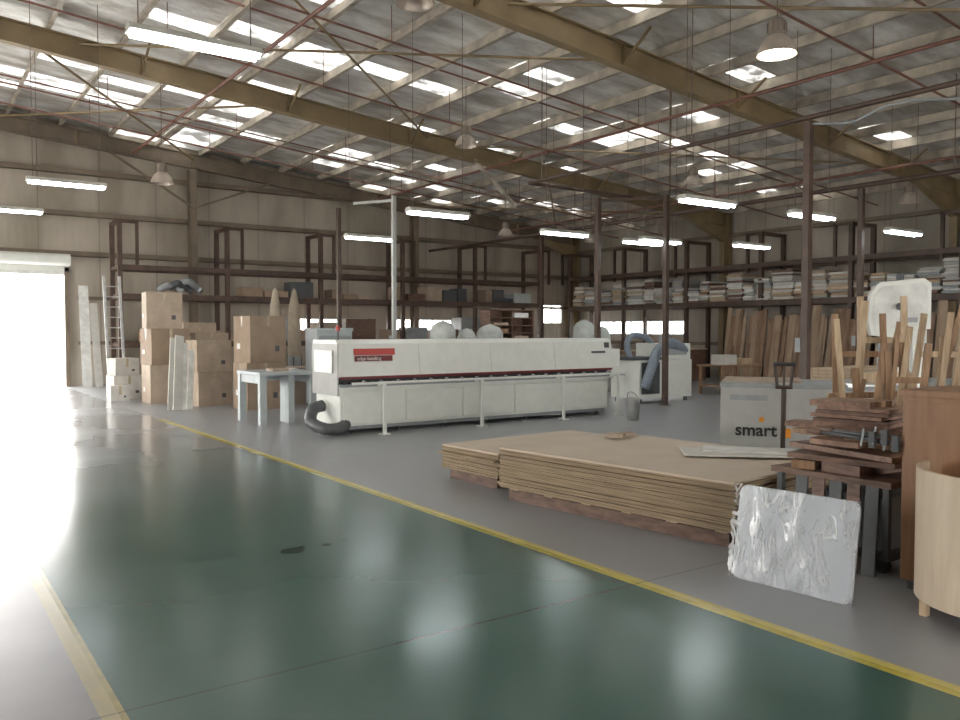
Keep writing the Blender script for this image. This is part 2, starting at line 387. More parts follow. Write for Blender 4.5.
for z in (1.2,2.5): b.b2((4.2,YB-.16,z),(XR,YB-.02,z+.1),BEIGEST)
b.obj('wall_girts_back')
b=MB()
for z in (1.1,2.4,3.6,4.8):
    b.b2((XR-.16,YF,z),(XR-.02,YB-.2,z+.12),BEIGEST)
b.obj('wall_girts_right')
b=MB()
def rod(x0,y0,x1,y1,o=.25,r=.018,m=KHAKI): b.cyl((x0,y0,zr(x0)-o),(x1,y1,zr(x1)-o),r,m,seg=6)
rod(3,18,11,10.8,.3,.025); rod(11,18,3,10.8,.3,.025); rod(12,18,20,10.8,.3,.025); rod(20,18,12,10.8,.3,.025)
rod(2,25.8,7.4,18.4,.3,.03); rod(7.4,25.8,2,18.4,.3,.03); rod(8,10.6,16,3.1,.3,.025)
rod(15.3,25.8,22,18.4,.3,.03); rod(22,25.8,15.3,18.4,.3,.03)
b.beam((12.6,18.2,zr(12.6)-.5),(14.0,18.2,zr(14)-1.5),.08,.08,PURL)
b.beam((5.0,25.7,zr(5)-.6),(7.4,25.7,zr(7.4)-1.8),.06,.06,BEIGEST); b.beam((9.8,25.7,zr(9.8)-.6),(7.4,25.7,zr(7.4)-1.8),.06,.06,BEIGEST)
b.obj('roof_bracing')
b=MB()
for y,o in ((4.6,.75),(7.4,.62),(12.6,.62),(15.4,.7),(20.6,.7),(22.8,.6)):
    b.cyl((-1,y,zr(-1)-o),(22.5,y,zr(22.5)-o),.022,PIPE,seg=8)
    for x in range(1,22,3): b.cyl((x,y,zr(x)-o),(x,y,zr(x)),.008,PIPE,seg=5)
for x in (5.5,13.0,19.0): b.cyl((x,0,zr(x)-.66),(x,25,zr(x)-.66),.035,PIPE,seg=8)
b.obj('sprinkler_pipework')

def post(x,y,top,w,m,arms=()):
    b=MB(); b.b2((-w/2,-w/2,0),(w/2,w/2,top),m); b.b2((-.1,-.1,0),(.1,.1,.012),m)
    for (dx,dy,z) in arms: b.beam((0,0,z),(dx,dy,z),.05,.06,m)
    b.box((0,w/2+.04,1.4),(.12,.08,.2),GREYP)
    b.obj('service_post',(x,y,0))
post(10.5,6.9,4.54,.1,BROWNST); post(12.5,13.3,4.5,.1,BROWNST); post(13.45,12.2,4.5,.1,BROWNST,((-.9,1.1,4.45),))
post(8.7,15.6,4.5,.08,SEAM,((-.5,.9,4.4),)); post(8.5,17.9,4.5,.09,BROWNST); post(16.0,9.3,4.49,.1,BROWNST); post(16.0,19.5,4.49,.1,BROWNST)
b=MB()
b.cyl((16,7,4.55),(16,26,4.55),.05,BROWNST,seg=10); b.cyl((10.5,3.5,4.6),(10.5,13.2,4.6),.035,BROWNST,seg=10)
b.cyl((10.5,13.2,4.6),(13.45,13.2,4.6),.035,BROWNST,seg=10)
b.tube([(10.5+.12*math.sin(i*1.3),6.9-i*.3,4.46+.05*math.cos(i*1.3)) for i in range(10)],.02,GREYP,seg=6,n=4)
for x,y in ((16,7.5),(16,13),(16,18),(16,23),(10.5,4),(10.5,9),(10.5,12.8)): b.cyl((x,y,4.6),(x,y,zr(x)),.01,WIRE,seg=5)
b.obj('overhead_conduit')

# ---------------------------------------------------------------- lamps
def fluoro(x,y,z,L=1.3):
    b=MB()
    b.prismx([(-.12,0),(-.06,.07),(.06,.07),(.12,0)],-L/2,L/2,LAMPW)
    for dy in (-.06,.06): b.cyl((-L/2+.03,dy,-.018),(L/2-.03,dy,-.018),.028,TUBE,seg=8)
    for dx in (-L/2+.1,L/2-.1): b.cyl((dx,0,.07),(dx,0,zr(x+dx)-z),.006,WIRE,seg=5)
    b.obj('fluorescent_batten_light',(x,y,z))
for x,y,z in ((8.4,16.1,3.62),(7.56,12.0,3.60),(11.2,12.9,3.6),(13.6,12.5,3.56),(14.2,13.6,3.66),(10.3,8.5,3.6),(16.1,12,3.56),(13,8.45,3.6),(16.7,8.8,3.6),
              (2.5,16.5,4.25),(1.75,18.8,4.0),(2.46,8.4,4.45),(-3,8.4,4.4),(-3,16,4.4)):
    fluoro(x,y,z,1.2 if x>5 else 1.3)
def highbay(x,y,z,lit=False):
    b=MB()
    b.lathe([(.24,0),(.235,.03),(.2,.13),(.14,.2),(.09,.24)],(0,0,0),REFL)
    b.lathe([(.225,.01),(.19,.13),(.13,.19),(.0,.21)],(0,0,0),REFL)
    b.lathe([(.09,.22),(.1,.26),(.1,.4),(.07,.44),(0,.45)],(0,0,0),GEAR,16)
    for i in range(8):
        a=i*math.pi/4; b.box((.1*math.cos(a),.1*math.sin(a),.33),(.04,.01,.12),GEAR,(0,0,a))
    b.lathe([(0,-.03),(.1,-.025),(.17,-.01),(.215,.005)] if lit else [(0,.05),(.05,.08),(.06,.16)],(0,0,0),BULB if lit else LAMPW,20)
    b.cyl((0,0,.45),(0,0,zr(x)-z),.008,WIRE,seg=5)
    b.obj('highbay_pendant_lamp',(x,y,z))
highbay(8.9,6.3,5.0,True)
for p in ((10.1,14.9,5.6),(4.7,18.7,4.8),(15.7,13.4,5.1),(18.5,20,4.5),(20,10.4,4.7),(16.2,21.6,4.7),(5.1,8.6,5.5)): highbay(*p)

# ---------------------------------------------------------------- edge bander
e=bpy.data.objects.new('edge_banding_machine',None); COL.objects.link(e); e.location=(5.45,11.45,0)
LN=5.75
b=MB()
b.prismx([(.12,.12),(.12,.70),(1.0,.70),(1.0,.12)],.05,LN-.05,WHITE)
for i in range(5):
    x=.10+i*(LN-.2)/5; w=(LN-.2)/5-.02
    b.b2((x,.1,.16),(x+w,.122,.66),WHITE)
b.b2((.1,.16,.06),(LN-.1,.9,.12),GREYP)
for i in range(7):
    x=.25+i*(LN-.5)/6; b.cyl((x,.22,0),(x,.22,.14),.03,DKGREY); b.cyl((x,.85,0),(x,.85,.14),.03,DKGREY); b.cyl((x,.22,0),(x,.22,.02),.05,DKGREY)
b.obj('base',bevel=.008,parent=e)
b=MB()
b.b2((0,.02,.70),(LN,.9,.76),WHITE); b.b2((.05,.14,.76),(LN-.05,.9,.88),BLACK); b.b2((0,0,.735),(LN+.3,.1,.775),GREYP)
b.b2((.02,.035,.855),(LN-.02,.06,.895),DKRED)
for i in range(46): b.cyl((.1+i*.125,.05,.79),(.1+i*.125,.12,.79),.02,DKGREY,seg=8)
b.obj('feed_track',parent=e)
b=MB()
b.prismx([(.04,.89),(.10,1.40),(.17,1.46),(1.0,1.46),(1.0,.89)],.0,LN,WHITE)
for i in range(1,4):
    x=i*LN/4; b.beam((x,.036,.91),(x,.100,1.39),.006,.006,SEAM,up=(0,1,0))
b.b2((-.02,.06,.6),(0,1.0,1.40),SEAM)
b.b2((-.05,.2,.95),(-.02,.85,1.3),WHITE)
b.b2((LN,.2,.9),(LN+.35,.8,1.25),WHITE)
b.cyl((.2,.5,1.46),(.2,.5,1.6),.015,DKGREY); b.cyl((.2,.5,1.6),(.2,.5,1.68),.035,RED)
b.obj('hood',bevel=.01,parent=e)
b=MB()
t=math.atan2(.06,.51)
b.box((.62,.068,1.275),(.72,.01,.10),RED,(-t,0,0)); b.box((.60,.055,1.17),(.66,.012,.085),DKRED,(-t,0,0))
b.box((LN-.35,.07,1.2),(.35,.01,.04),DKGREY,(-t,0,0)); b.box((LN-.13,.078,1.33),(.12,.01,.1),DKGREY,(-t,0,0))
b.obj('labels',parent=e)
text('edge banding',.08,(.31,.044,1.145),(math.pi/2-t,0,0),LABEL,e,'label_text')
b=MB()
b.cyl((.1,-.2,.80),(LN+.1,-.2,.80),.02,WHITE)
for x in (.65,2.5,4.3,LN-.1):
    b.b2((x-.025,-.22,0),(x+.025,-.18,.80),WHITE); b.cyl((x,-.2,.78),(x,.05,.74),.016,WHITE); b.box((x,-.2,.01),(.14,.14,.02),WHITE)
for i in range(18): b.cyl((.3+i*.3,-.22,.83),(.3+i*.3,-.16,.83),.018,GREYP,seg=8)
b.obj('panel_support_rail',parent=e)
b=MB()
b.tube([(-.02,.6,.42),(-.2,.55,.38),(-.3,.42,.2),(-.2,.15,.11),(.02,.07,.11),(.16,.17,.16)],.09,mat('dark_flex_hose',(.10,.105,.11),.4),seg=14,ribs=.07,n=10)
b.obj('extraction_hose',parent=e)

# work bench
b=MB()
b.b2((0,0,.84),(1.05,1.15,.9),BENCH)
for x in (.07,.98):
    for y in (.07,1.08): b.b2((x-.06,y-.06,0),(x+.06,y+.06,.84),BENCH)
for x in (.07,.98): b.b2((x-.03,.1,.7),(x+.03,1.05,.84),BENCH)
b.b2((.11,1.05,.7),(.94,1.11,.84),BENCH); b.b2((.55,.1,0),(.66,.5,.84),BENCH)
b.b2((.3,.2,.9),(.6,.5,.95),CARD2); b.b2((.65,.5,.9),(.9,.8,.93),LABEL)
b.obj('work_bench',(4.9,13.4,0),bevel=.006)

def carton(x,y,z,w,d,h,m=CARD,rz=0.):
    b=MB(); b.b2((-w/2,-d/2,0),(w/2,d/2,h),m)
    b.box((0,0,h+.001),(w*1.003,.06,.003),TAPE); b.box((0,-d/2-.001,h-.1),(.06,.003,.2),TAPE)
    b.box((-w/2-.001,0,h-.1),(.003,.06,.2),TAPE)
    b.box((-w/2-.001,d*.2,h*.35),(.003,d*.2,h*.12),LABEL)
    b.box((w*.25,-d/2-.001,h*.3),(w*.12,.003,h*.12),DKGREY)
    b.obj('cardboard_box',(x,y,z),rz,bevel=.006)
for a in ((5.45,18.0,0,.75,.7,.72,CARD2,.1),(5.45,18.0,.725,.75,.7,.68,CARD2,.05),
          (6.05,16.6,0,.8,.75,.95,CARD,.05),(6.1,16.65,.955,.8,.75,.95,CARD,.12),
          (4.85,19.2,0,.85,.8,.85,CARD2,0),(4.85,19.2,.855,.85,.8,.8,CARD,.06),(4.8,19.25,1.66,.75,.75,.8,CARD2,-.1),
          (5.85,19.4,0,.8,.8,.8,CARD,0),(5.8,19.4,.805,.8,.75,.75,CARD2,.1),(6.8,18.6,0,.9,.8,.9,CARD,0),(6.8,18.6,.905,.85,.7,.6,CARD,.1),
          (4.35,20.9,0,.7,.6,.55,CARDW,.1),(4.3,20.9,.555,.55,.5,.4,CARDW,.2),(4.05,20.2,0,.4,.4,.35,CARDW,0),
          (7.3,17.4,0,.7,.7,.8,CARD2,.1),(6.0,20.9,0,.9,.8,.9,CARD,.1),(6.0,20.9,.905,.8,.8,.9,CARD2,0)):
    carton(*a)
b=MB()
for i,(x,w,h) in enumerate(((0,.16,1.45),(.2,.14,1.35),(.1,.18,1.5),(.33,.12,1.2))):
    b.beam((x,-.03*i,0),(x+.18,.42-.02*i,h),.03,w,(LABEL if i%2 else CARDW),up=(1,.2,0))
b.obj('leaning_boards',(4.42,17.1,0))
b=MB()
for x in (0,.4): b.beam((x,0,0),(x,.55,3.1),.03,.07,ALU)
for i in range(1,11): t=i/11; b.cyl((0,.55*t,3.1*t),(.4,.55*t,3.1*t),.015,ALU,seg=8)
b.obj('aluminium_ladder',(4.55,23.8,0))
b=MB()
b.beam((0,0,0),(.05,.75,2.9),.25,.02,LABEL); b.beam((.3,-.05,0),(.3,.7,2.4),.2,.02,CARDW)
b.obj('leaning_white_panels',(4.25,25.2,0),0)

b=MB(); b.b2((-.4,-.3,.08),(.4,.3,1.6),BENCH); b.b2((-.36,-.315,.15),(.36,-.3,1.5),GREYP); b.b2((-.42,-.32,1.6),(.42,.32,1.66),BENCH)
b.b2((-.2,-.325,1.1),(.2,-.312,1.4),DKGREY); b.cyl((.25,-.34,.9),(.25,-.31,.9),.03,RED)
for x in (-.35,.35):
    for y in (-.25,.25): b.cyl((x,y,0),(x,y,.08),.03,DKGREY)
b.obj('machine_control_cabinet',(7.4,16.1,0),bevel=.01)

def dustc(x,y,k,m,h=2.0,s=1.0,pitch=.62):
    b=MB()
    for i in range(k):
        o=(i*pitch,0,0)
        b.lathe([(.0,.5),(.27*s,.5),(.28*s,.55),(.27*s,.9),(.28*s,.92),(.27*s,.95)],o,GREYP)
        hh=h+(.09,-.08,.02)[i%3]; ww=(1,.8,1.1)[i%3]
        b.lathe([(.25*s,.95),(.29*s,1.15),(.28*s*ww,1.3),(.27*ww*s,hh-.2),(.2*ww*s,hh-.09),(.1*s,hh-.03),(.0,hh)] if s==1 else [(.25*s,.95),(.29*s,1.15),(.28*s,1.6),(.22*s,h-.5),(.1*s,h-.1),(0,h)],o,m)
        b.lathe([(0,.0),(.22*s,.02),(.27*s,.2),(.25*s,.5)],o,FAB)
        for a in (0,2.1,4.2): b.cyl((o[0]+.3*s*math.cos(a),.3*s*math.sin(a),0),(o[0]+.3*s*math.cos(a),.3*s*math.sin(a),.95),.015,DKGREY,seg=6)
    b.cyl((-.3*s,.0,.75),(-.6,0,.75),.18,GREYP); b.cyl((-.6,-.15,.75),(-.6,.15,.75),.22,DKGREY)
    b.obj('dust_collector',(x,y,0))
dustc(9.5,14.9,3,FAB,1.74); dustc(7.7,19.9,2,FABB,2.7,.6,.5); dustc(14.2,15.6,2,FAB,1.8)

b=MB()
b.b2((-.65,-.2,0),(-.61,.2,2.1),W3); b.b2((.61,-.2,0),(.65,.2,2.1),W3); b.b2((-.01,-.2,0),(.01,.2,2.1),W3); b.b2((-.65,.19,0),(.65,.2,2.1),W3)
for i in range(12): b.b2((-.65,-.2,.1+i*.18),(.65,.2,.12+i*.18),W3)
for i in range(11):
    for x in (-.3,.3):
        if random.random()<.7: b.b2((x-.22,-.18,.12+i*.18),(x+.2,.15,.15+i*.18+random.random()*.08),random.choice([LABEL,CARD2,W1]))
b.obj('pigeonhole_shelf',(11.75,15.6,0))

# drilling machine with hose
b=MB()
b.b2((0,0,.1),(1.7,.9,.95),WHITE); b.b2((.75,0,.95),(1.65,.85,1.32),WHITE); b.b2((.05,-.02,.2),(.62,0,.9),DKGREY); b.b2((-.1,.05,.95),(.8,.85,1.02),DKGREY)
b.b2((.8,-.015,.2),(1.6,0,.85),WHITE); b.b2((.9,-.02,1.06),(1.5,0,1.22),GREYP)
for x in (.1,1.6):
    for y in (.1,.8): b.cyl((x,y,0),(x,y,.1),.05,DKGREY)
b.tube([(.0,-.15,.35),(.1,-.25,.8),(.35,-.2,1.15),(.8,-.1,1.32),(1.2,.0,1.28),(1.55,.1,1.15)],.11,HOSE,seg=14,ribs=.06,n=12)
b.tube([(.2,.5,1.0),(.1,.5,1.3),(.3,.5,1.5),(.7,.5,1.45),(.9,.5,1.3)],.07,HOSE,seg=12,ribs=.06,n=8)
b.obj('drilling_machine',(13.25,12.75,0),bevel=.01)
b=MB(); b.lathe([(0,.01),(.1,.01),(.125,.38),(.135,.4),(.12,.4),(.1,.05),(0,.04)],(0,0,0),SEAM,20)
b.tube([(-.13,0,.38),(-.1,.05,.46),(0,.08,.5),(.1,.05,.46),(.13,0,.38)],.006,WIRE,seg=6); b.obj('bucket',(10.75,10.5,0))

# ---------------------------------------------------------------- panel stacks
def stack(nm,loc,rz,L,W,zt,z0=.12,th=.018,top=MDFTOP,over=.012):
    b=MB()
    for y in (.1,W/2,W-.1): b.b2((0.08,y-.05,.0),(L-.08,y+.05,.10),W3)
    for i in range(6):
        x=.1+i*(L-.3)/5; b.b2((x,.05,.10),(x+.1,W-.05,z0),W2)
    z=z0
    while z<zt-th/2:
        k=3.5 if random.random()<.12 else 1
        o=[random.uniform(-over,over)*k for _ in range(2)]
        b.b2((o[0],o[1],z),(L+o[0],W+o[1],z+th-.0015),top if z+th>=zt-th/2 else MDF); z+=th
    return b.obj(nm,loc,rz)
stack('mdf_panel_stack',(6.66,4.0,0),math.radians(97),2.5,1.74,.50)
stack('low_panel_stack',(6.85,6.75,0),math.radians(94),.95,1.98,.37,over=.02)
b=MB()
for dx,a in ((0,.3),(.17,-.4)):
    c=Vector((dx,0,0)); R=Matrix.Rotation(a,3,'Z')
    b.box(c+R@Vector((0,0,.02)),(.1,.11,.035),CARD2,(0,0,a))
    for i,l in enumerate((.06,.08,.085,.07)): p=c+R@Vector((-.036+i*.024,.05,.02)); b.cyl(p,c+R@Vector((-.045+i*.03,.05+l,.015)),.013,CARD2,seg=8)
    b.cyl(c+R@Vector((.045,-.02,.02)),c+R@Vector((.1,.03,.015)),.014,CARD2,seg=8)
b.obj('work_gloves',(5.95,6.05,.515))
b=MB(); b.box((0,0,.006),(1.05,.5,.012),CARDW,(0,0,.25)); b.box((.05,.1,.017),(.8,.35,.008),LABEL,(0,0,.1)); b.obj('offcut_sheets',(6.1,4.62,.515),-1.0)

# plastic wrapped board (rounded corners)
b=MB()
PW,PH=.78,.6
lean=.17
def rr_poly(w,h,r,n=5):
    out=[]
    for cx,cz,a0 in ((w-r,r,-90),(w-r,h-r,0),(r,h-r,90),(r,r,180)):
        for i in range(n+1):
            a=math.radians(a0+90*i/n); out.append((cx+r*math.cos(a),cz+r*math.sin(a)))
    return out
pl=rr_poly(PW,PH,.05); npl=len(pl)
vs=[(x,lean*z-.009,z*.985+.004) for x,z in pl]+[(x,lean*z+.009,z*.985+.004) for x,z in pl]
BRD=mat('laminate_board_white',(.46,.49,.53),.35,var=.04)
b.add(vs,[tuple(range(npl)),tuple(range(2*npl-1,npl-1,-1))]+[(i,(i+1)%npl,npl+(i+1)%npl,npl+i) for i in range(npl)],BRD)
G=40; vs=[]
for i in range(G+1):
    for j in range(G+1):
        u=-.025+(PW+.03)*i/G; v=.0+(PH+.005)*j/G
        if i<3: u-=.02*random.random()
        off=-.013-.005*abs(math.sin(u*12+v*6+math.sin(v*7)))**4-.004*abs(math.cos(v*9-u*7+math.sin(u*9)))**4
        vs.append((u,lean*v+off,v*.985+.004))
b.add(vs,[(i*(G+1)+j,(i+1)*(G+1)+j,(i+1)*(G+1)+j+1,i*(G+1)+j+1) for i in range(G) for j in range(G)],FILM,True)
b.obj('plastic_wrapped_board',(4.40,3.40,0),math.radians(-84))

# offcut pile on a low trolley
RP=random.Random(5)
b=MB()
for x in (.08,.62):
    for y in (.08,.75): b.cyl((x-.02,y,.05),(x+.02,y,.05),.05,BLACK,seg=14)
b.b2((0,0,.1),(.72,.85,.15),DKGREY)
for x in (.03,.69):
    for y in (.03,.82): b.b2((x-.02,y-.02,.15),(x+.02,y+.02,.6),DKGREY)
b.b2((.05,.06,.15),(.66,.5,.5),GREYP); b.b2((.03,.5,.15),(.6,.8,.42),W3)
b.b2((-.02,-.02,.58),(.74,.87,.62),W3)
for i in range(5): b.beam((-.06-.012*i,.1+i*.12,.0),(.02,.12+i*.13,.58),.09,.02,RP.choice((W1,W3,DKGREY)),up=(1,0,0))
z=.62
b.box((.2,.7,z+.03),(.35,.16,.06),W1,(0,0,.3)); b.box((.3,.35,z+.035),(.5,.3,.07),W3,(0,0,-.1)); z+=.07
for i,(c,s_,a,mm) in enumerate((((.36,.42),(.62,.75),.1,W3),((.33,.45),(.3,.9),-.2,W4),((.5,.4),(.25,.8),.15,W1),((.36,.42),(.7,.35),.05,W4),((.4,.45),(.55,.7),-.1,W1),((.38,.46),(.2,.95),.2,W4))):
    h=.04; b.box((c[0],c[1],z+h/2),(s_[0],s_[1],h-.004),mm,(0,0,a)); z+=h
for k in range(5):
    h=.028; b.box((.38+RP.uniform(-.02,.02),.42+RP.uniform(-.03,.03),z+h/2),(.42,.5,h-.004),(W4,W3)[k%2],(0,0,.15+RP.uniform(-.06,.06))); z+=h
for k in range(3): b.box((.2+.13*k,.46,z+.02),(.09,.42,.04),W1 if k%2 else W4,(0,0,.15+.05*k))
b.obj('timber_offcut_pile',(5.2,2.8,0),0)
b=MB()
for i,(y,z) in enumerate(((0,.0),(.07,.03),(.15,.01))):
    b.cyl((0,y,z),(-.08,y-.42,z+.0),.012,DKGREY); b.box((-.08,y-.40,z),(.03,.04,.1),DKGREY); b.cyl((-.09,y-.33,z-.05),(-.06,y-.33,z+.06),.008,GREYP); b.cyl((0,y,z),(.02,y+.12,z),.02,W3)
b.obj('bar_clamps',(5.12,3.08,.90))

# leaning timber lengths and stacked chair-frame parts
b=MB(); RT=random.Random(11)
def frame(cx,cy,h,w,a,lx,ly,m):
    dx,dy=math.cos(a)*w/2,math.sin(a)*w/2
    for s in (-1,1): b.beam((cx+s*dx,cy+s*dy,0),(cx+s*dx*.9+lx,cy+s*dy*.9+ly,h),.05,.04,m,up=(.8,.6,0))
    for t in (.35,.55,.8): b.beam((cx-dx+lx*t,cy-dy+ly*t,h*t),(cx+dx+lx*t,cy+dy+ly*t,h*t),.035,.05,m)
frame(6.5,4.0,1.75,.42,-.95,.05,.1,W1); frame(6.75,3.95,1.9,.38,-.9,-.1,.0,W2); frame(6.3,3.7,1.5,.36,-.9,.1,-.1,W1); frame(6.9,3.75,1.75,.34,-1.0,.12,-.15,W2)
for i in range(15):
    t=i/14; x=6.25+.45*t+RT.uniform(-.1,.1); y=4.0-.65*t+RT.uniform(-.05,.05); h=RT.uniform(1.25,1.9)
    b.beam((x,y,0),(x+RT.uniform(-.15,.25),y+RT.uniform(-.35,.1),h),RT.choice((.03,.045,.06)),.022,RT.choice((W1,W2,W1,W2)),up=(.8,.6,0))
b.beam((6.1,4.1,1.05),(6.9,3.3,1.1),.05,.05,W1); b.beam((6.15,4.0,.7),(6.85,3.35,.72),.05,.05,W3); b.beam((6.1,4.05,0),(6.3,3.9,1.2),.04,.04,W1)
b.obj('leaning_timber_lengths',(0.28,-.12,0))

# boxed crate w/ logo
e=bpy.data.objects.new('white_pallet_box',None); COL.objects.link(e); e.location=(8.3,5.75,0); e.rotation_euler=(0,0,math.radians(-55))
b=MB(); b.b2((-.65,-.5,.13),(.65,.5,1.0),SEAM); b.b2((-.66,-.51,.97),(.66,.51,1.02),GREYP)
for y in (-.45,0,.45): b.b2((-.65,y-.05,0),(.65,y+.05,.09),W2)
for i in range(6): x=-.6+i*.24; b.b2((x-.05,-.5,.09),(x+.05,.5,.13),W2)
b.b2((-.64,-.3,1.02),(.2,.3,1.05),CARD2)
b.obj('box',bevel=.006,parent=e)
ORG=mat('orange_ink',(.8,.3,.03),.5)
t_=text('smart',.19,(-.49,-.503,.44),(math.pi/2,0,0),BLACK,e,'logo_text'); t_.data.offset=.004
b=MB(); b.cyl((-.21,-.500,.62),(-.21,-.506,.62),.03,ORG,seg=16); b.box((.06,-.503,.48),(.07,.004,.1),ORG); b.box((-.35,-.503,.86),(.4,.004,.06),GREYP); b.obj('logo_marks',parent=e)
b=MB()
JK=mat('pallet_jack_dark',(.06,.04,.03),.5)
b.box((0,0,.25),(.45,.16,.3),JK); b.cyl((0,-.02,.2),(0,-.12,1.02),.025,JK)
b.cyl((-.06,-.12,1.04),(-.09,-.14,1.27),.016,JK); b.cyl((.06,-.12,1.04),(.09,-.14,1.27),.016,JK); b.cyl((-.1,-.14,1.27),(.1,-.14,1.27),.018,BLACK); b.cyl((-.08,-.12,1.04),(.08,-.12,1.04),.018,JK); b.cyl((0,-.12,1.04),(0,-.14,1.27),.01,JK)
for x in (-.06,.06): b.cyl((x-.025,0,.09),(x+.025,0,.09),.09,BLACK,seg=18)
for x in (-.2,.2): b.b2((x-.06,.06,.04),(x+.06,.42,.085),JK)
b.obj('pallet_jack',(7.28,5.03,0),math.radians(-52))

# band saw
b=MB()
b.b2((-.28,-.25,0),(.28,.25,.75),WHITE); b.b2((-.38,-.35,.9),(.26,.35,.95),ALU); b.b2((-.15,-.2,.75),(.15,.2,.9),GREYP)
b.b2((.12,-.11,.7),(.26,.11,1.8),WHITE)
b.prismy([(-.30,1.55),(-.33,1.72),(-.31,2.02),(-.22,2.14),(.22,2.18),(.29,2.12),(.29,1.62),(.1,1.62),(.02,1.52)],-.16,.16,WHITE)
b.prismy([(-.27,1.62),(-.29,1.75),(-.27,2.0),(-.2,2.09),(.2,2.12),(.25,2.08),(.25,1.66)],-.17,-.158,LABEL)
b.cyl((-.02,-.17,1.87),(-.02,-.2,1.87),.04,DKGREY); b.box((.1,-.165+.0,1.72),(.12,.02,.05),GREYP)
b.b2((-.22,-.03,1.15),(-.17,.03,1.6),GREYP); b.b2((-.20,-.004,.95),(-.19,.004,1.5),ALU)
b.cyl((0,0,2.15),(0,0,2.24),.04,DKGREY)
b.obj('band_saw',(9.15,4.85,0),math.radians(-55),bevel=.012)
b=MB(); b.tube([(0,0,.3),(0,0,1.0),(.08,-.05,1.6),(.25,-.15,1.8),(.4,-.25,1.5),(.45,-.3,.8)],.04,HOSET,seg=12,ribs=.05,n=12)
b.tube([(.2,.1,.0),(.2,.1,.9),(.3,0,1.35),(.5,-.1,1.3),(.6,-.2,.8)],.035,HOSET,seg=12,ribs=.05,n=12); b.obj('extraction_hose_loop',(9.55,4.42,0))
b=MB(); b.b2((0,0,.12),(1.2,.9,.8),WHITE); b.b2((-.3,-.2,.86),(1.9,.95,.92),ALU); b.b2((-.2,0,.8),(1.8,.8,.86),GREYP); b.b2((0,.1,0),(1.2,.8,.12),DKGREY); b.b2((.9,.4,.92),(1.3,.45,1.1),WHITE); b.cyl((1.7,.3,0),(1.7,.3,.86),.03,GREYP); b.b2((.1,.2,.92),(.6,.5,1.05),W2)
b.obj('panel_saw',(10.4,5.6,0),bevel=.008)

# veneered cabinet & curved counter
b=MB(); b.b2((0,0,.06),(.6,1.05,1.2),VEN); b.b2((-.012,-.01,1.2),(.612,1.06,1.24),VEN); b.b2((.03,.03,0),(.57,1.02,.06),DKGREY)
b.b2((-.012,.02,.1),(0,.515,1.17),VEN); b.b2((-.012,.535,.1),(0,1.03,1.17),VEN); b.cyl((-.03,.48,.6),(-.03,.48,.75),.008,ALU,seg=8)
b.obj('veneered_cabinet',(5.06,1.60,0),bevel=.003)
b=MB(); n=28; vs=[]; R=.47
for i in range(n+1):
    a=math.pi/2+math.pi*i/n
    for r in (R,R-.025):
        for z in (.1,.83): vs.append((r*math.cos(a),r*math.sin(a),z))
fs=[]
for i in range(n):
    k=i*4; q=k+4
    fs+=[(k,k+1,q+1,q),(k+2,q+2,q+3,k+3),(k+1,k+3,q+3,q+1),(k,q,q+2,k+2)]
b.add(vs,fs,PLY,False)
top=[(.45*math.cos(math.pi/2+math.pi*i/n),.45*math.sin(math.pi/2+math.pi*i/n)) for i in range(n+1)]
vs=[(x,y,.60) for x,y in top]+[(x,y,.62) for x,y in top]; m_=len(top)
b.add(vs,[tuple(range(m_)),tuple(range(2*m_-1,m_-1,-1))]+[(i,i+1,m_+i+1,m_+i) for i in range(m_-1)],PLY)
for a in (1.75,2.3,3.2,4.2): b.b2((.43*math.cos(a)-.02,.43*math.sin(a)-.02,0),(.43*math.cos(a)+.02,.43*math.sin(a)+.02,.62),W2)
b.obj('curved_reception_counter',(4.97,1.99,0))

# ---------------------------------------------------------------- racks
b=MB()
PX=[5.0,8.0,11.0,14.0,17.0,20.0]
for x in PX:
    for y in (24.5,25.5): b.b2((x-.06,y-.06,0),(x+.06,y+.06,4.7),BROWNST)
    b.beam((x,24.5,4.65),(x,25.5,4.65),.1,.1,BROWNST); b.beam((x+.45,24.5,4.65),(x,24.5,4.65),.08,.08,BROWNST); b.b2((x+.42,24.46,3.38),(x+.5,24.54,4.69),BROWNST)
    for z in (1.2,2.56,3.38): b.beam((x,24.5,z),(x,25.5,z),.08,.1,BROWNST)
for z in (1.2,2.56,3.38):
    for y in (24.45,25.45): b.b2((5,y-.03,z-.07),(20,y+.03,z+.07),BROWNST)
    if z!=3.38: b.b2((5,24.5,z+.07),(20,25.45,z+.09),W3)
b.obj('storage_rack',(0,0,0))
b=MB(); x=5.2
while x<19.5:
    w=random.uniform(.3,.9); h=random.uniform(.12,.5)
    if abs((x-5)%3)>.1 and random.random()<.75 and not 5.6<x<8.0:
        b.box((x+w/2,24.95,2.66+h/2),(w*.9,.6,h),random.choice((DKGREY,BENCH,CARD,W3,CARD2)),(0,0,random.uniform(-.1,.1)))
    x+=w
x=5.6
while x<19.5:
    w=random.uniform(.4,1.2); h=random.uniform(.2,.8)
    b.box((x+w/2,24.95,1.3+h/2),(w*.9,.6,h),random.choice((W3,CARD,W1,CARD2,GREYP)),(0,0,random.uniform(-.05,.05))); x+=w+.05
b.obj('rack_stored_goods')
b=MB()
for k in range(3): b.tube([(6.1+.3*k,24.8,2.76+.1*k),(6.3+.3*k,24.7,2.9+.08*k),(6.6+.3*k,24.85,2.86),(6.8+.25*k,24.8,2.76)],.1,DKGREY if k%2 else GREYP,seg=10)
b.obj('stored_sacks')
b=MB()
PY=[4.0+2.9*i for i in range(8)]
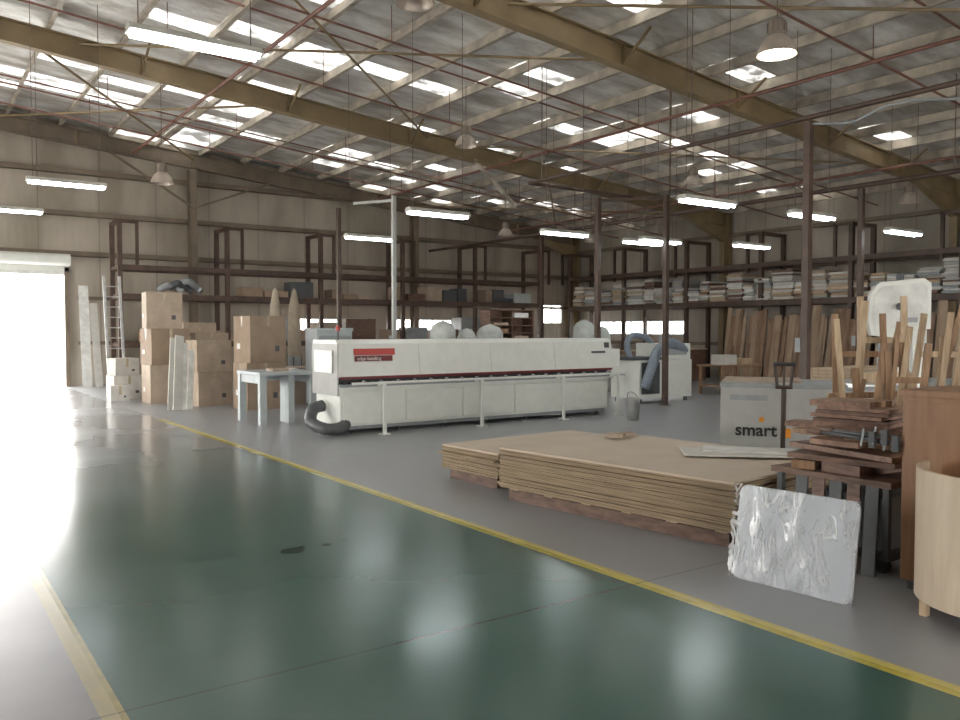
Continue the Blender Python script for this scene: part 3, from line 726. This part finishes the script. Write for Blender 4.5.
for y in PY:
    for x in (21.4,22.5): b.b2((x-.06,y-.06,0),(x+.06,y+.06,4.6),BROWNST)
    b.beam((21.4,y,4.55),(22.5,y,4.55),.1,.1,BROWNST); b.b2((21.36,y+.45,3.4),(21.44,y+.53,4.6),BROWNST); b.beam((21.4,y,4.56),(21.4,y+.53,4.56),.08,.08,BROWNST)
    for z in (2.45,3.6): b.beam((21.4,y,z),(22.5,y,z),.08,.1,BROWNST)
for z in (2.45,3.6):
    for x in (21.35,22.45): b.b2((x-.03,4,z-.07),(x+.03,24.3,z+.07),BROWNST)
b.b2((21.4,4,2.52),(22.45,24.3,2.54),W3)
b.obj('storage_rack')
b=MB(); y=7.0
PAL=[CARDW,LABEL,CARD2,SEAM,CARDW,W2,W3,GREYP]
while y<24:
    w=random.uniform(.35,.8); z=2.545; n=random.randint(8,18); zt=random.uniform(3.0,3.5)
    for i in range(n):
        h=random.uniform(.03,.1)
        if z+h>zt: break
        b.box((21.85+random.uniform(-.08,.08),y+w/2+random.uniform(-.03,.03),z+h/2),(.9,w*.93,h-.01),random.choice(PAL),(0,0,random.uniform(-.04,.04))); z+=h
    y+=w+.03
b.obj('stacked_sheet_bundles')
b=MB()
y=9.5
while y<16.8:
    w=random.uniform(.08,.28); h=random.uniform(1.9,2.38)
    b.beam((21.0-random.uniform(0,.1),y,0),(21.28,y+random.uniform(-.03,.03),h),w*.9,.03,random.choice((WB1,WB2,WB1,WB1,CARD)),up=(1,0,0)); y+=w*random.uniform(.7,1.15)
b.obj('upright_timber_boards')
b=MB()
for y0,h,mm in ((17.5,1.0,W3),(18.6,.8,DKGREY),(19.6,.9,CARD),(20.8,.7,W3),(22.2,1.2,CARD2)):
    b.b2((20.3,y0,0),(21.2,y0+.9,h),mm); b.b2((20.25,y0-.03,h),(21.25,y0+.93,h+.04),W2)
b.obj('low_storage_cabinets')
b=MB(); b.b2((0,0,.7),(1.6,.8,.75),W1)
for x in (.05,1.5):
    for y in (.05,.7): b.b2((x,y,0),(x+.06,y+.06,.7),W1)
b.b2((.2,.1,.75),(.7,.5,1.0),CARDW); b.b2((.9,.1,.75),(1.3,.6,.9),W2); b.b2((.05,.1,.2),(1.55,.7,.23),W1); b.obj('wooden_work_table',(16.6,13.2,0))
b=MB(); b.b2((0,0,.7),(2.2,.9,.75),W2)
for x in (.05,2.1):
    for y in (.05,.8): b.b2((x,y,0),(x+.06,y+.06,.7),W2)
for i in range(6): b.b2((.1,.05,.75+i*.03),(2.0,.8,.777+i*.03),(W2 if i%2 else CARD2))
b.obj('assembly_bench',(13.5,8.0,0),.1)

OIL=mat('oil_stain',(.012,.03,.03),.15)
b=MB()
for cx,cy,r in ((0,0,.12),(.28,.02,.05),(.1,.06,.035),(.45,.05,.03)):
    n=16; vs=[(cx+r*.7*math.cos(6.283*i/n)*(1+.15*random.random()),cy+r*.6*math.sin(6.283*i/n)*(1+.2*random.random()),.0015) for i in range(n)]; b.add(vs,[tuple(range(n))],OIL)
b.obj('oil_stain',(2.3,5.65,0))

# ---------------------------------------------------------------- light
w=bpy.data.worlds.new('sky'); S.world=w; w.use_nodes=True
bg=w.node_tree.nodes['Background']; bg.inputs[0].default_value=(1,.985,.945,1); bg.inputs[1].default_value=11.0
l=bpy.data.lights.new('sun','SUN'); l.energy=5.5; l.angle=math.radians(24); l.color=(1,.98,.95)
o=bpy.data.objects.new('sun',l); COL.objects.link(o)
d=Vector((.02,-1,-math.tan(math.radians(17)))); o.rotation_euler=d.to_track_quat('-Z','Y').to_euler(); o.location=(0,60,20)
c=bpy.data.cameras.new('camera'); c.lens=30.86; c.sensor_width=36; c.clip_end=300
o=bpy.data.objects.new('camera',c); COL.objects.link(o); o.location=(0,0,1.6)
o.rotation_euler=(math.radians(90-2.02),0,math.radians(-35.1)); S.camera=o
S.view_settings.view_transform='Standard'; S.view_settings.exposure=0.32
